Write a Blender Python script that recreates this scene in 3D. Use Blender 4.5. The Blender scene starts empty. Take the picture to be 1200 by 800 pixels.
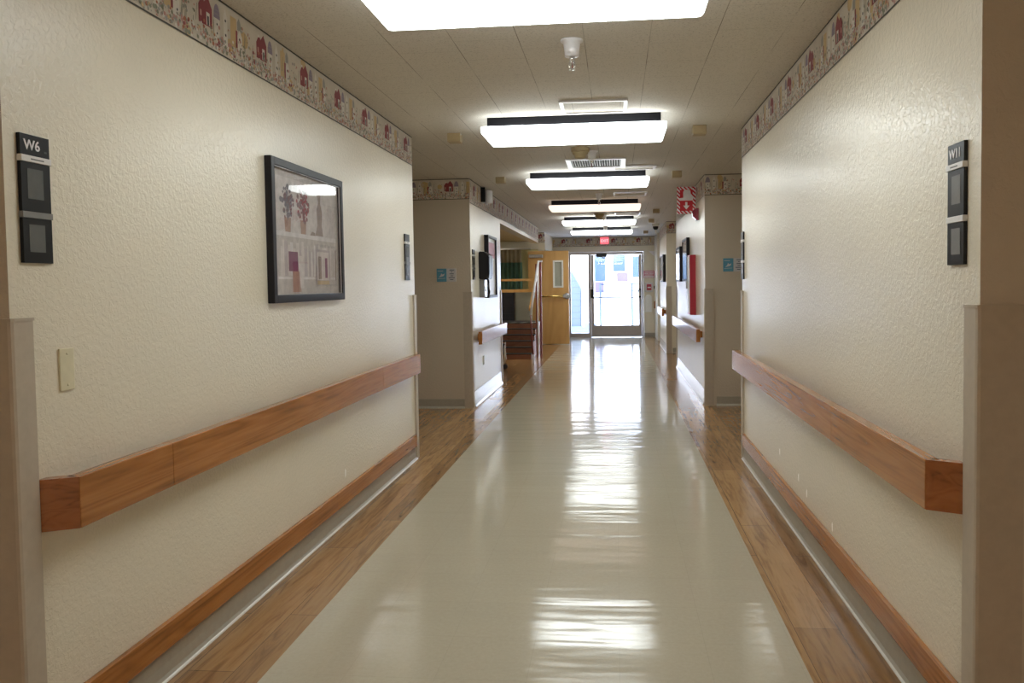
import bpy, bmesh, math, random
from mathutils import Vector, Matrix
random.seed(7)
D = bpy.data
SC = bpy.context.scene
COL = SC.collection
XL, XR, ZC, YE = -1.513, 0.927, 2.41, 18.57      # corridor faces, ceiling, end wall

# ------------------------------------------------------------------ materials
def new_mat(name, col, rough=0.5, metal=0.0, coat=0.0, spec=0.5):
    m = D.materials.new(name); m.use_nodes = True
    b = m.node_tree.nodes['Principled BSDF']
    b.inputs['Base Color'].default_value = (*col, 1)
    b.inputs['Roughness'].default_value = rough
    b.inputs['Metallic'].default_value = metal
    b.inputs['Coat Weight'].default_value = coat
    b.inputs['Coat Roughness'].default_value = 0.08
    b.inputs['Specular IOR Level'].default_value = spec
    return m
def nt(m): return m.node_tree.nodes, m.node_tree.links, m.node_tree.nodes['Principled BSDF']
def coords(m, scale=(1,1,1), rot=(0,0,0)):
    N, K, b = nt(m)
    tc = N.new('ShaderNodeTexCoord'); mp = N.new('ShaderNodeMapping')
    mp.inputs['Scale'].default_value = scale; mp.inputs['Rotation'].default_value = rot
    K.new(tc.outputs['Object'], mp.inputs['Vector']); return mp.outputs['Vector']
def noise(m, vec, scale, detail=3, rough=.5, dist=0.0):
    N, K, b = nt(m); n = N.new('ShaderNodeTexNoise')
    n.inputs['Scale'].default_value = scale; n.inputs['Detail'].default_value = detail
    n.inputs['Roughness'].default_value = rough; n.inputs['Distortion'].default_value = dist
    K.new(vec, n.inputs['Vector']); return n.outputs['Fac']
def ramp(m, fac, stops):
    N, K, b = nt(m); r = N.new('ShaderNodeValToRGB'); e = r.color_ramp.elements
    while len(e) < len(stops): e.new(0.5)
    for el, (p, c) in zip(e, stops): el.position = p; el.color = (*c, 1)
    K.new(fac, r.inputs['Fac']); return r.outputs['Color']
def bump(m, h, strength, dist=0.002, chain=None):
    N, K, b = nt(m); u = N.new('ShaderNodeBump')
    u.inputs['Strength'].default_value = strength; u.inputs['Distance'].default_value = dist
    K.new(h, u.inputs['Height'])
    if chain: K.new(chain, u.inputs['Normal'])
    K.new(u.outputs['Normal'], b.inputs['Normal']); return u.outputs['Normal']
def mix(m, fac, a, c, mode='MIX'):
    N, K, b = nt(m); x = N.new('ShaderNodeMix'); x.data_type = 'RGBA'; x.blend_type = mode
    if isinstance(fac, (int, float)): x.inputs[0].default_value = fac
    else: K.new(fac, x.inputs[0])
    for s, v in ((6, a), (7, c)):
        if isinstance(v, tuple): x.inputs[s].default_value = (*v, 1)
        else: K.new(v, x.inputs[s])
    return x.outputs[2]
def math_node(m, op, a, c=None, d=None):
    N, K, b = nt(m); x = N.new('ShaderNodeMath'); x.operation = op
    for i, v in enumerate((a, c, d)):
        if v is None: continue
        if isinstance(v, (int, float)): x.inputs[i].default_value = v
        else: K.new(v, x.inputs[i])
    return x.outputs[0]

M = {}
# knock-down textured semi-gloss wall paint
def wall_paint(name, col, rough=.27, bs=.30):
    m = new_mat(name, col, rough); v = coords(m); N, K, b = nt(m)
    n1 = noise(m, v, 62, 3, .55, .5)
    h1 = ramp(m, n1, [(.42, (0,0,0)), (.60, (1,1,1))])
    n2 = noise(m, v, 170, 2)
    h = math_node(m, 'MULTIPLY_ADD', n2, .25, h1)
    bump(m, h, bs, .0022)
    big = noise(m, v, 1.3, 2)
    c = ramp(m, big, [(.3, tuple(x*.97 for x in col)), (.7, tuple(min(1, x*1.03) for x in col))])
    K.new(c, b.inputs['Base Color']); return m
M['wall'] = wall_paint('cream_wall_paint', (.745, .68, .55))
M['daywall'] = wall_paint('yellow_wall_paint', (.62, .56, .27), .6, .2)
M['taupe'] = wall_paint('darker_wall_tone', (.56, .485, .385), .45, .3)
M['header'] = wall_paint('header_paint', (.66, .62, .50), .5, .2)
# ceiling tile, 12 inch staggered
m = M['ceil'] = new_mat('ceiling_tile', (.56, .50, .42), .75); N, K, b = nt(m)
tc = N.new('ShaderNodeTexCoord'); sx = N.new('ShaderNodeSeparateXYZ'); K.new(tc.outputs['Object'], sx.inputs[0])
P = .298
u = math_node(m, 'DIVIDE', math_node(m, 'ADD', sx.outputs['X'], .4305 + P*20), P)
cell = math_node(m, 'FLOOR', u); fu = math_node(m, 'FRACT', u)
par = math_node(m, 'MODULO', cell, 2.0)
vv = math_node(m, 'ADD', math_node(m, 'DIVIDE', math_node(m, 'ADD', sx.outputs['Y'], -4.25 + P*40), P), math_node(m, 'MULTIPLY', par, .5))
fv = math_node(m, 'FRACT', vv)
def edge(f, w):
    d = math_node(m, 'MINIMUM', f, math_node(m, 'SUBTRACT', 1.0, f))
    return math_node(m, 'LESS_THAN', d, w)
nz = noise(m, tc.outputs['Object'], 2.3, 2)
gap = ramp(m, nz, [(.40, (.15,)*3), (.6, (1,)*3)])
ln = math_node(m, 'MAXIMUM', math_node(m, 'MULTIPLY', edge(fu, .006), 1.0), math_node(m, 'MULTIPLY', edge(fv, .004), .55))
ln = math_node(m, 'MULTIPLY', ln, gap)
sp = noise(m, tc.outputs['Object'], 150, 2, .6)
spk = ramp(m, sp, [(.30, (.38, .34, .29)), (.42, (.60, .56, .495)), (.7, (.64, .595, .525))])
K.new(mix(m, ln, spk, (.22, .19, .15)), b.inputs['Base Color'])
sb = noise(m, tc.outputs['Object'], 90, 3); bump(m, sb, .25, .001)
# floor: cream composition tile, waxed
def floor_common(m, rough, amp):
    N, K, b = nt(m)
    b.inputs['Roughness'].default_value = rough
    v1 = coords(m, (1.0, 1.0, 1)); v2 = coords(m, (.55, 3.4, 1))
    a = noise(m, v2, 1.9, 2, .5, .3); c = noise(m, v1, 7.0, 2)
    h = math_node(m, 'MULTIPLY_ADD', c, .16, a)
    bump(m, h, 1.0, amp)
    r = noise(m, v1, 3.0, 3)
    K.new(math_node(m, 'MULTIPLY_ADD', r, .05, rough), b.inputs['Roughness'])
m = M['vct'] = new_mat('cream_waxed_floor_tile', (.5, .46, .35), .10, spec=.55); N, K, b = nt(m)
br = N.new('ShaderNodeTexBrick'); br.offset = 0; br.inputs['Scale'].default_value = 1
br.inputs['Brick Width'].default_value = .305; br.inputs['Row Height'].default_value = .305; br.inputs['Mortar Size'].default_value = .0012
br.inputs['Color1'].default_value = (.50, .45, .35, 1); br.inputs['Color2'].default_value = (.487, .44, .342, 1); br.inputs['Mortar'].default_value = (.44, .40, .31, 1)
K.new(coords(m), br.inputs['Vector'])
fl = noise(m, coords(m), 60, 3, .7)
K.new(mix(m, .25, br.outputs['Color'], ramp(m, fl, [(.3, (.42, .38, .28)), (.7, (.57, .53, .42))])), b.inputs['Base Color'])
floor_common(m, .085, .0035)
# floor: wood look planks running along the corridor
m = M['plank'] = new_mat('wood_look_plank', (.27, .17, .095), .16); N, K, b = nt(m)
vec = coords(m, (1, 1, 1), (0, 0, math.pi/2))
br = N.new('ShaderNodeTexBrick'); br.offset = .37; br.inputs['Scale'].default_value = 1
br.inputs['Brick Width'].default_value = 1.22; br.inputs['Row Height'].default_value = .1625; br.inputs['Mortar Size'].default_value = .0012
br.inputs['Color1'].default_value = (.44, .26, .12, 1); br.inputs['Color2'].default_value = (.27, .15, .066, 1); br.inputs['Mortar'].default_value = (.10, .06, .03, 1)
K.new(vec, br.inputs['Vector'])
gr = noise(m, coords(m, (14, 1.1, 1)), 2.2, 5, .6, 1.2)
g = ramp(m, gr, [(.3, (.55, .5, .45)), (.5, (.95, .92, .88)), (.72, (1.15, 1.15, 1.1))])
K.new(mix(m, 1.0, br.outputs['Color'], g, 'MULTIPLY'), b.inputs['Base Color'])
floor_common(m, .17, .004)
# oak
def oak(name, dark, mid, light, sc=(9, .9, 9), rough=.27, coat=.35):
    m = new_mat(name, mid, rough, coat=coat); N, K, b = nt(m)
    b.inputs['Coat Roughness'].default_value = .15
    v = coords(m, sc)
    n = noise(m, v, 2.4, 6, .62, .8)
    a = noise(m, coords(m, tuple(q*.35 for q in sc)), 2.0, 2, .5, 1.5)
    w = math_node(m, 'FRACT', math_node(m, 'MULTIPLY', a, 9.0))
    w = math_node(m, 'ABSOLUTE', math_node(m, 'SUBTRACT', w, .5))
    f = math_node(m, 'MULTIPLY_ADD', w, .45, math_node(m, 'MULTIPLY', n, .8))
    c = ramp(m, f, [(.22, dark), (.46, mid), (.78, light)])
    K.new(c, b.inputs['Base Color']); bump(m, n, .12, .001); return m
M['oak'] = oak('orange_oak', (.18, .060, .011), (.36, .132, .027), (.48, .195, .047), (12, .6, 12))
M['oak_end'] = oak('orange_oak_end', (.16, .045, .010), (.34, .105, .026), (.42, .145, .038), (5, 5, 14))
M['oak_pale'] = oak('pale_birch_door', (.50, .27, .085), (.60, .34, .115), (.68, .40, .15), (2, 2, .25), .35, .2)
M['stair_wood'] = oak('brown_stair_wood', (.20, .075, .045), (.30, .12, .07), (.36, .15, .09), (1, 6, 6), .4, .1)
def plain(k, name, col, rough=.5, metal=0, coat=0, grain=.04, gs=40):
    m = M[k] = new_mat(name, col, rough, metal, coat); N, K, b = nt(m)
    n = noise(m, coords(m), gs, 2)
    K.new(ramp(m, n, [(.3, tuple(c*(1-grain) for c in col)), (.7, tuple(min(1, c*(1+grain)) for c in col))]), b.inputs['Base Color'])
    return m
plain('guard', 'beige_vinyl_guard', (.47, .40, .315), .42)
plain('cove', 'grey_cove_base', (.36, .325, .26), .38)
plain('cove_pale_sheen', 'pale_sheen_cove_base', (.60, .58, .55), .16)  # pale vinyl base, lightened further to hold the door's sheen
plain('cove_toe', 'pale_toe_edge', (.75, .73, .68), .25)
plain('scuff', 'white_chip', (.85, .83, .78), .7)
plain('black', 'black_plastic', (.006, .006, .007), .35)
plain('blackframe', 'black_frame', (.010, .009, .012), .42)
for _k in ('black', 'blackframe'): M[_k].node_tree.nodes['Principled BSDF'].inputs['Specular IOR Level'].default_value = .28
plain('insert', 'grey_insert', (.10, .105, .105), .25)
plain('slip', 'white_name_slip', (.72, .70, .68), .35)
plain('clear', 'grey_clear_holder', (.22, .22, .22), .2)
plain('ivory', 'ivory_plastic', (.66, .60, .42), .35)
plain('white', 'white_plastic', (.80, .79, .76), .4)
plain('whitemetal', 'white_enamel', (.80, .79, .82), .3)
plain('tan', 'tan_plastic', (.42, .33, .19), .5)
plain('chrome', 'chrome', (.75, .75, .76), .15, 1.0)
plain('alu', 'bronze_aluminium', (.40, .345, .31), .38, .35)
plain('steel', 'steel', (.5, .5, .52), .3, .9)
plain('brass', 'brass', (.80, .56, .20), .25, .9)
plain('housing', 'unlit_housing', (.010, .010, .012), .5)  # backlit metal pan, its unlit look put into the colour
M['housing'].node_tree.nodes['Principled BSDF'].inputs['Specular IOR Level'].default_value = .1
plain('dark', 'dark_void', (.015, .015, .018), .7)
plain('red', 'fire_red', (.36, .012, .03), .35)
plain('redlens', 'dark_red_plastic', (.22, .012, .03), .2)
plain('signred', 'sign_red', (.55, .015, .03), .35)
plain('signwhite', 'sign_white', (.80, .76, .78), .35)
plain('pink', 'pink_sign', (.62, .22, .28), .45)
plain('blue', 'placard_blue', (.10, .30, .42), .35)
plain('placard', 'placard_grey', (.55, .54, .55), .35)
plain('navy', 'placard_ink', (.05, .08, .13), .5)
plain('green', 'green_curtain', (.16, .30, .23), .8)
plain('mesh', 'tan_curtain_mesh', (.42, .36, .25), .85)
plain('rubber', 'black_rubber', (.02, .02, .022), .6)
plain('navybox', 'dark_cabinet', (.008, .009, .018), .5)
plain('greywall', 'grey_panel', (.36, .36, .30), .5)
plain('dayceil', 'dayroom_ceiling', (.50, .40, .22), .8)
plain('redpost', 'maroon_post', (.22, .045, .035), .35)
# wallpaper border colours
plain('wp_base', 'wallpaper_ground', (.60, .54, .455), .6, grain=.09, gs=9)
plain('wp_line', 'wallpaper_edge', (.055, .05, .04), .6)
for k, c in dict(wp_red=(.26,.05,.06), wp_pink=(.50,.27,.23), wp_white=(.70,.66,.60), wp_purple=(.27,.22,.29), wp_green=(.23,.235,.17),
                 wp_grey=(.33,.32,.29), wp_ochre=(.58,.42,.22), wp_dark=(.05,.045,.05), wp_rust=(.40,.15,.08)).items(): plain(k, 'wallpaper_'+k[3:], c, .6)
for k, c in dict(art_bg=(.47,.42,.40), art_wall=(.56,.51,.50), art_shelf=(.62,.58,.58), art_book=(.42,.36,.37), art_book2=(.58,.52,.50), art_plum=(.17,.035,.10),
                 art_plant=(.20,.11,.12), art_pot=(.36,.22,.17), art_fig=(.26,.19,.17), art_tan=(.50,.37,.22), art_leaf=(.16,.14,.17), art_red=(.32,.05,.07)).items(): plain(k, k.replace('art_', 'print_'), c, .5, grain=.12, gs=30)
# exterior
plain('concrete', 'pale_concrete', (.76, .79, .86), .8, grain=.05, gs=2)
plain('ext_white', 'white_stucco', (.80, .83, .88), .8)
plain('ext_glass', 'house_window', (.035, .06, .10), .15)
plain('ext_purple', 'purple_grey_panel', (.06, .045, .10), .5)
plain('ext_rail', 'blue_grey_rail', (.03, .05, .10), .5)
plain('ext_dark', 'dark_asphalt', (.07, .10, .14), .8)
m = M['siding'] = new_mat('blue_siding', (.42, .52, .60), .6); N, K, b = nt(m)
w = N.new('ShaderNodeTexWave'); w.bands_direction = 'Z'; w.wave_profile = 'SAW'; w.inputs['Scale'].default_value = 1.6
K.new(coords(m), w.inputs['Vector']); K.new(ramp(m, w.outputs['Fac'], [(0, (.035, .05, .07)), (.2, (.05, .072, .10))]), b.inputs['Base Color'])
m = M['brick'] = new_mat('whitewashed_brick', (.8, .75, .7), .8); N, K, b = nt(m)
br = N.new('ShaderNodeTexBrick'); br.inputs['Scale'].default_value = 1; br.inputs['Brick Width'].default_value = .4; br.inputs['Row Height'].default_value = .13
br.inputs['Color1'].default_value = (.82, .74, .70, 1); br.inputs['Color2'].default_value = (.78, .72, .68, 1); br.inputs['Mortar'].default_value = (.55, .50, .48, 1); br.inputs['Mortar Size'].default_value = .012
K.new(coords(m, (1, 1, 1), (math.pi/2, 0, 0)), br.inputs['Vector']); K.new(br.outputs['Color'], b.inputs['Base Color'])
# thin clear glass: fresnel mix of transparent and mirror
def thin_glass(name, tint=(1, 1, 1), boost=1.0):
    m = D.materials.new(name); m.use_nodes = True; N = m.node_tree.nodes; K = m.node_tree.links; N.clear()
    o = N.new('ShaderNodeOutputMaterial'); t = N.new('ShaderNodeBsdfTransparent'); g = N.new('ShaderNodeBsdfGlossy'); g.inputs['Roughness'].default_value = .02
    t.inputs['Color'].default_value = (*tint, 1); f = N.new('ShaderNodeFresnel'); f.inputs['IOR'].default_value = 1.5
    x = N.new('ShaderNodeMixShader'); mu = N.new('ShaderNodeMath'); mu.operation = 'MULTIPLY'; mu.inputs[1].default_value = boost; mu.use_clamp = True
    ge = N.new('ShaderNodeNewGeometry'); iv = N.new('ShaderNodeMath'); iv.operation = 'SUBTRACT'; iv.inputs[0].default_value = 1; K.new(ge.outputs['Backfacing'], iv.inputs[1])
    m2 = N.new('ShaderNodeMath'); m2.operation = 'MULTIPLY'; K.new(iv.outputs[0], m2.inputs[0]); K.new(f.outputs[0], m2.inputs[1])   # one reflection per pane
    K.new(m2.outputs[0], mu.inputs[0]); K.new(mu.outputs[0], x.inputs[0]); K.new(t.outputs[0], x.inputs[1]); K.new(g.outputs[0], x.inputs[2]); K.new(x.outputs[0], o.inputs[0]); return m
M['glass'] = thin_glass('thin_door_glass')
M['pic_glass'] = thin_glass('picture_glass', boost=1.0)
def emitter(name, col, st, tubes=None):
    m = D.materials.new(name); m.use_nodes = True; N = m.node_tree.nodes; K = m.node_tree.links; N.clear()
    o = N.new('ShaderNodeOutputMaterial'); e = N.new('ShaderNodeEmission'); e.inputs['Color'].default_value = (*col, 1); e.inputs['Strength'].default_value = st
    if tubes and st > 1:   # prismatic acrylic: brightest over the two tubes, dimmer towards the rim
        tc = N.new('ShaderNodeTexCoord'); sp = N.new('ShaderNodeSeparateXYZ'); K.new(tc.outputs['Generated'], sp.inputs[0])
        def mth(op, a, c):
            q = N.new('ShaderNodeMath'); q.operation = op
            for i, v in enumerate((a, c)):
                if isinstance(v, (int, float)): q.inputs[i].default_value = v
                else: K.new(v, q.inputs[i])
            return q.outputs[0]
        dx = mth('ABSOLUTE', mth('SUBTRACT', sp.outputs['X'], .5), 0)
        r = N.new('ShaderNodeValToRGB'); K.new(dx, r.inputs['Fac']); el = r.color_ramp.elements
        el[0].position = .30; el[0].color = (1, 1, 1, 1); el[1].position = .5; el[1].color = (.42, .42, .42, 1)
        s = mth('MULTIPLY', r.outputs['Color'], st); K.new(s, e.inputs['Strength'])
    K.new(e.outputs[0], o.inputs[0]); return m
LIGHT = 5.9
M['lens'] = emitter('cool_white_lens', (.93, .99, .98), LIGHT, True)
M['lens_warm'] = emitter('warm_white_lens', (1.0, .80, .67), .78, True)
M['exit'] = emitter('exit_red', (1.0, .09, .12), 1.1)
M['exit_letters'] = emitter('exit_letters_glow', (1.0, .30, .32), 1.6)

# ------------------------------------------------------------------ builders
class MB:
    def __init__(s): s.bm = bmesh.new(); s.mats = []
    def mi(s, k):
        if k not in s.mats: s.mats.append(k)
        return s.mats.index(k)
    def _merge(s, t, k, smooth=False):
        i = s.mi(k); vm = {}
        for v in t.verts: vm[v] = s.bm.verts.new(v.co)
        for f in t.faces:
            try: nf = s.bm.faces.new([vm[v] for v in f.verts])
            except ValueError: continue
            nf.material_index = i; nf.smooth = smooth
        t.free()
    def box(s, x0, x1, y0, y1, z0, z1, k, bev=0.0, seg=2):
        t = bmesh.new(); bmesh.ops.create_cube(t, size=1)
        bmesh.ops.scale(t, vec=(abs(x1-x0), abs(y1-y0), abs(z1-z0)), verts=t.verts)
        bmesh.ops.translate(t, vec=((x0+x1)/2, (y0+y1)/2, (z0+z1)/2), verts=t.verts)
        if bev: bmesh.ops.bevel(t, geom=list(t.edges), offset=bev, segments=seg, affect='EDGES', profile=.6)
        s._merge(t, k); return s
    def prism(s, pts, d, k, bev=0.0):      # polygon (3D points) extruded by vector d
        t = bmesh.new(); a = [t.verts.new(p) for p in pts]; c = [t.verts.new(Vector(p)+Vector(d)) for p in pts]; n = len(pts)
        t.faces.new(a[::-1]); t.faces.new(c)
        for i in range(n): t.faces.new((a[i], a[(i+1) % n], c[(i+1) % n], c[i]))
        bmesh.ops.recalc_face_normals(t, faces=t.faces)
        if bev: bmesh.ops.bevel(t, geom=list(t.edges), offset=bev, segments=2, affect='EDGES')
        s._merge(t, k); return s
    def poly(s, pts, k):
        f = s.bm.faces.new([s.bm.verts.new(p) for p in pts]); f.material_index = s.mi(k); return s
    def lathe(s, prof, c, axis, k, n=24):   # prof: (radius, height) along axis from c
        t = bmesh.new(); ax = {'x': Vector((1,0,0)), 'y': Vector((0,1,0)), 'z': Vector((0,0,1)), '-z': Vector((0,0,-1)), '-x': Vector((-1,0,0)), '-y': Vector((0,-1,0))}[axis]
        e1 = Vector((0,0,1)) if abs(ax.z) < .5 else Vector((1,0,0)); e2 = ax.cross(e1)
        rings = []
        for r, h in prof:
            rings.append([t.verts.new(Vector(c) + ax*h + (e1*math.cos(a)+e2*math.sin(a))*max(r, 1e-5)) for a in [2*math.pi*i/n for i in range(n)]])
        for a, b in zip(rings, rings[1:]):
            for i in range(n): t.faces.new((a[i], a[(i+1) % n], b[(i+1) % n], b[i]))
        t.faces.new(rings[0][::-1]); t.faces.new(rings[-1]); bmesh.ops.recalc_face_normals(t, faces=t.faces)
        s._merge(t, k, True); return s
    def tube(s, pts, r, k, n=10):
        pts = [Vector(p) for p in pts]; t = bmesh.new(); rings = []
        for i, p in enumerate(pts):
            d = ((pts[min(i+1, len(pts)-1)] - pts[max(i-1, 0)])).normalized()
            e1 = d.orthogonal().normalized() if not rings else (e1 - d*e1.dot(d)).normalized()
            e2 = d.cross(e1); rr = r[i] if isinstance(r, (list, tuple)) else r
            rings.append([t.verts.new(p + (e1*math.cos(a)+e2*math.sin(a))*rr) for a in [2*math.pi*j/n for j in range(n)]])
        for a, b in zip(rings, rings[1:]):
            for i in range(n): t.faces.new((a[i], a[(i+1) % n], b[(i+1) % n], b[i]))
        t.faces.new(rings[0][::-1]); t.faces.new(rings[-1]); bmesh.ops.recalc_face_normals(t, faces=t.faces)
        s._merge(t, k, True); return s
    def build(s, name, parent=None, origin=None):
        o3 = Vector(origin) if origin is not None else (Vector(parent.get('_o', (0,0,0))) if parent else Vector((0,0,0)))
        for v in s.bm.verts: v.co -= o3
        me = D.meshes.new(name); s.bm.to_mesh(me); s.bm.free()
        for k in s.mats: me.materials.append(M[k])
        for p_ in me.polygons: pass
        o = D.objects.new(name, me); COL.objects.link(o)
        if parent:
            o.parent = parent
            o['_o'] = tuple(o3)
        else:
            o.location = o3; o['_o'] = tuple(o3)
        return o
def thing(name, label, cat, loc=(0,0,0), group=None):
    o = D.objects.new(name, None); COL.objects.link(o); o.location = loc; o.empty_display_size = .05
    o['label'] = label; o['category'] = cat; o['_o'] = tuple(float(v) for v in loc)
    if group: o['group'] = group
    return o
def tag(o, label, cat, group=None):
    o['label'] = label; o['category'] = cat
    if group: o['group'] = group
    return o
def struct(name, mb, label, cat='wall'):
    o = mb.build(name); o['kind'] = 'structure'; o['label'] = label; o['category'] = cat; return o
def copy_thing(src, loc, label):
    c = src.copy(); COL.objects.link(c); c.location = loc; c['label'] = label
    for ch in list(src.children):
        d = ch.copy(); COL.objects.link(d); d.parent = c
        for g in list(ch.children):
            e = g.copy(); COL.objects.link(e); e.parent = d
    return c
def cross_face(mb):      # large wall faces across the corridor take a darker tone
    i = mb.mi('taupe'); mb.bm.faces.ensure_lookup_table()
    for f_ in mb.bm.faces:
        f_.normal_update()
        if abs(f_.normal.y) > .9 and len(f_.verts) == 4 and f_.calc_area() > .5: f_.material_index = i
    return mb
def wb(mb, side, d0, d1, y0, y1, z0, z1, k, bev=0.0):   # box on a side wall, d = distance out from it
    if side == 'L': return mb.box(XL+d0, XL+d1, y0, y1, z0, z1, k, bev)
    return mb.box(XR-d1, XR-d0, y0, y1, z0, z1, k, bev)
def text_mesh(name, body, size, fn, k, parent, depth=.0015, offset=0.0, align='LEFT', origin=None):
    cu = D.curves.new(name, 'FONT'); cu.body = body; cu.size = size; cu.extrude = depth; cu.offset = offset; cu.align_x = align
    to = D.objects.new(name, cu); COL.objects.link(to); bpy.context.view_layer.update()
    me = D.meshes.new_from_object(to.evaluated_get(bpy.context.evaluated_depsgraph_get())); D.objects.remove(to)
    o3 = Vector(parent['_o'])
    for v in me.vertices: v.co = Vector(fn(v.co.x, v.co.y, v.co.z)) - o3
    me.name = name; me.materials.clear(); me.materials.append(M[k]); o = D.objects.new(name, me); COL.objects.link(o); o.parent = parent; o['_o'] = tuple(o3); return o

# ------------------------------------------------------------------ room shell
OL, OR = -3.2, 2.6
f = MB()
def fq(x0, x1, y0, y1, k): f.box(x0, x1, y0, y1, -.06, 0, k)
for x0, x1, y0, y1, k in ((XL+.325, .623, -3.2, YE, 'vct'), (OL, XL+.325, -3.2, 10.05, 'plank'), (-4.6, XL+.325, 10.05, YE, 'plank'), (.623, OR, -3.2, YE, 'plank')): fq(x0, x1, y0, y1, k)
struct('floor', f, 'glossy cream tile corridor floor with wood look plank borders', 'floor')
c = MB(); c.box(-4.6, OR, -3.2, YE+.1, ZC, ZC+.05, 'ceil')
struct('ceiling', c, 'speckled ceiling of small staggered square tiles', 'ceiling')
def chip(mb, side, y, z, w=.012, h=.035):
    x = XL+.0006 if side == 'L' else XR-.0006
    pts = [(x, y-w*.5, z-h*.5), (x, y+w*.3, z-h*.35), (x, y+w*.5, z+h*.2), (x, y-w*.1, z+h*.5), (x, y-w*.5, z+h*.3)]
    mb.poly(pts, 'scuff')
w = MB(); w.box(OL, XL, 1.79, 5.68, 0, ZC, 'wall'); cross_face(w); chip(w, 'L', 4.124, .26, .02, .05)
struct('wall_left', w, 'near left corridor wall, textured cream paint with the framed picture')
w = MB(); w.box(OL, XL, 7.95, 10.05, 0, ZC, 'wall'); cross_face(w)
struct('wall_left', w, 'second left wall block past the alcove, before the open room')
w = MB(); w.box(-3.3, -3.2, -3.2, 8.0, 0, ZC, 'wall'); struct('wall_left', w, 'outer wall closing the left alcoves')
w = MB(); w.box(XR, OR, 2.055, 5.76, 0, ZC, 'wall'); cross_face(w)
for y, z in ((4.469, .319), (4.015, .286), (3.846, .25), (3.398, .225)): chip(w, 'R', y, z, .016, .045)
struct('wall_right', w, 'near right corridor wall, textured cream paint with white chips low down')
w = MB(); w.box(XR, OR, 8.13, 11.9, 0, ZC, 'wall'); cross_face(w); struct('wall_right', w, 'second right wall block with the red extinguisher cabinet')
w = MB(); w.box(XR, OR, 14.2, 16.35, 0, ZC, 'wall'); struct('wall_right', w, 'third right wall block near the exit door')
w = MB(); w.box(XR, OR, 17.3, YE, 0, ZC, 'wall'); struct('wall_right', w, 'last short right wall return beside the exit door')
w = MB(); w.box(OR, OR+.1, -3.2, YE, 0, ZC, 'wall'); struct('wall_right', w, 'outer wall closing the right alcoves')
w = MB(); w.box(-3.3, OR+.1, -3.3, -3.2, 0, ZC, 'wall'); struct('wall_back', w, 'wall behind the viewer closing the corridor')
w = MB(); w.box(-4.6, XL, 16.5, YE+.12, 0, 2.05, 'daywall'); w.box(-4.6, -1.66, 16.5, YE+.12, 2.05, ZC, 'header'); w.box(-1.66, XL, 16.497, YE+.12, 0, ZC, 'wall')
struct('wall_left', w, 'yellowish wall of the open room behind the wooden door')
w = MB(); w.box(-4.7, -4.6, 10.05, 16.6, 0, ZC, 'daywall'); w.box(-4.7, -3.2, 9.95, 10.05, 0, ZC, 'daywall'); struct('wall_left', w, 'far side walls of the open room')
w = MB(); w.box(-4.6, -1.66, 10.05, 16.5, 2.225, 2.30, 'dayceil'); struct('ceiling', w, 'lower tan ceiling of the open room', 'ceiling')
w = MB(); w.box(-1.66, XL, 10.05, 15.1, 2.11, ZC, 'wall'); struct('wall_left', w, 'low header beam over the opening of the side room')
# end wall
w = MB(); w.box(XL, -1.13, YE, YE+.12, 0, ZC, 'wall'); w.box(-1.13, .665, YE, YE+.12, 2.055, ZC, 'wall'); w.box(.665, OR, YE, YE+.12, 0, ZC, 'wall')
struct('wall_end', w, 'end wall around the glass exit door')

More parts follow.
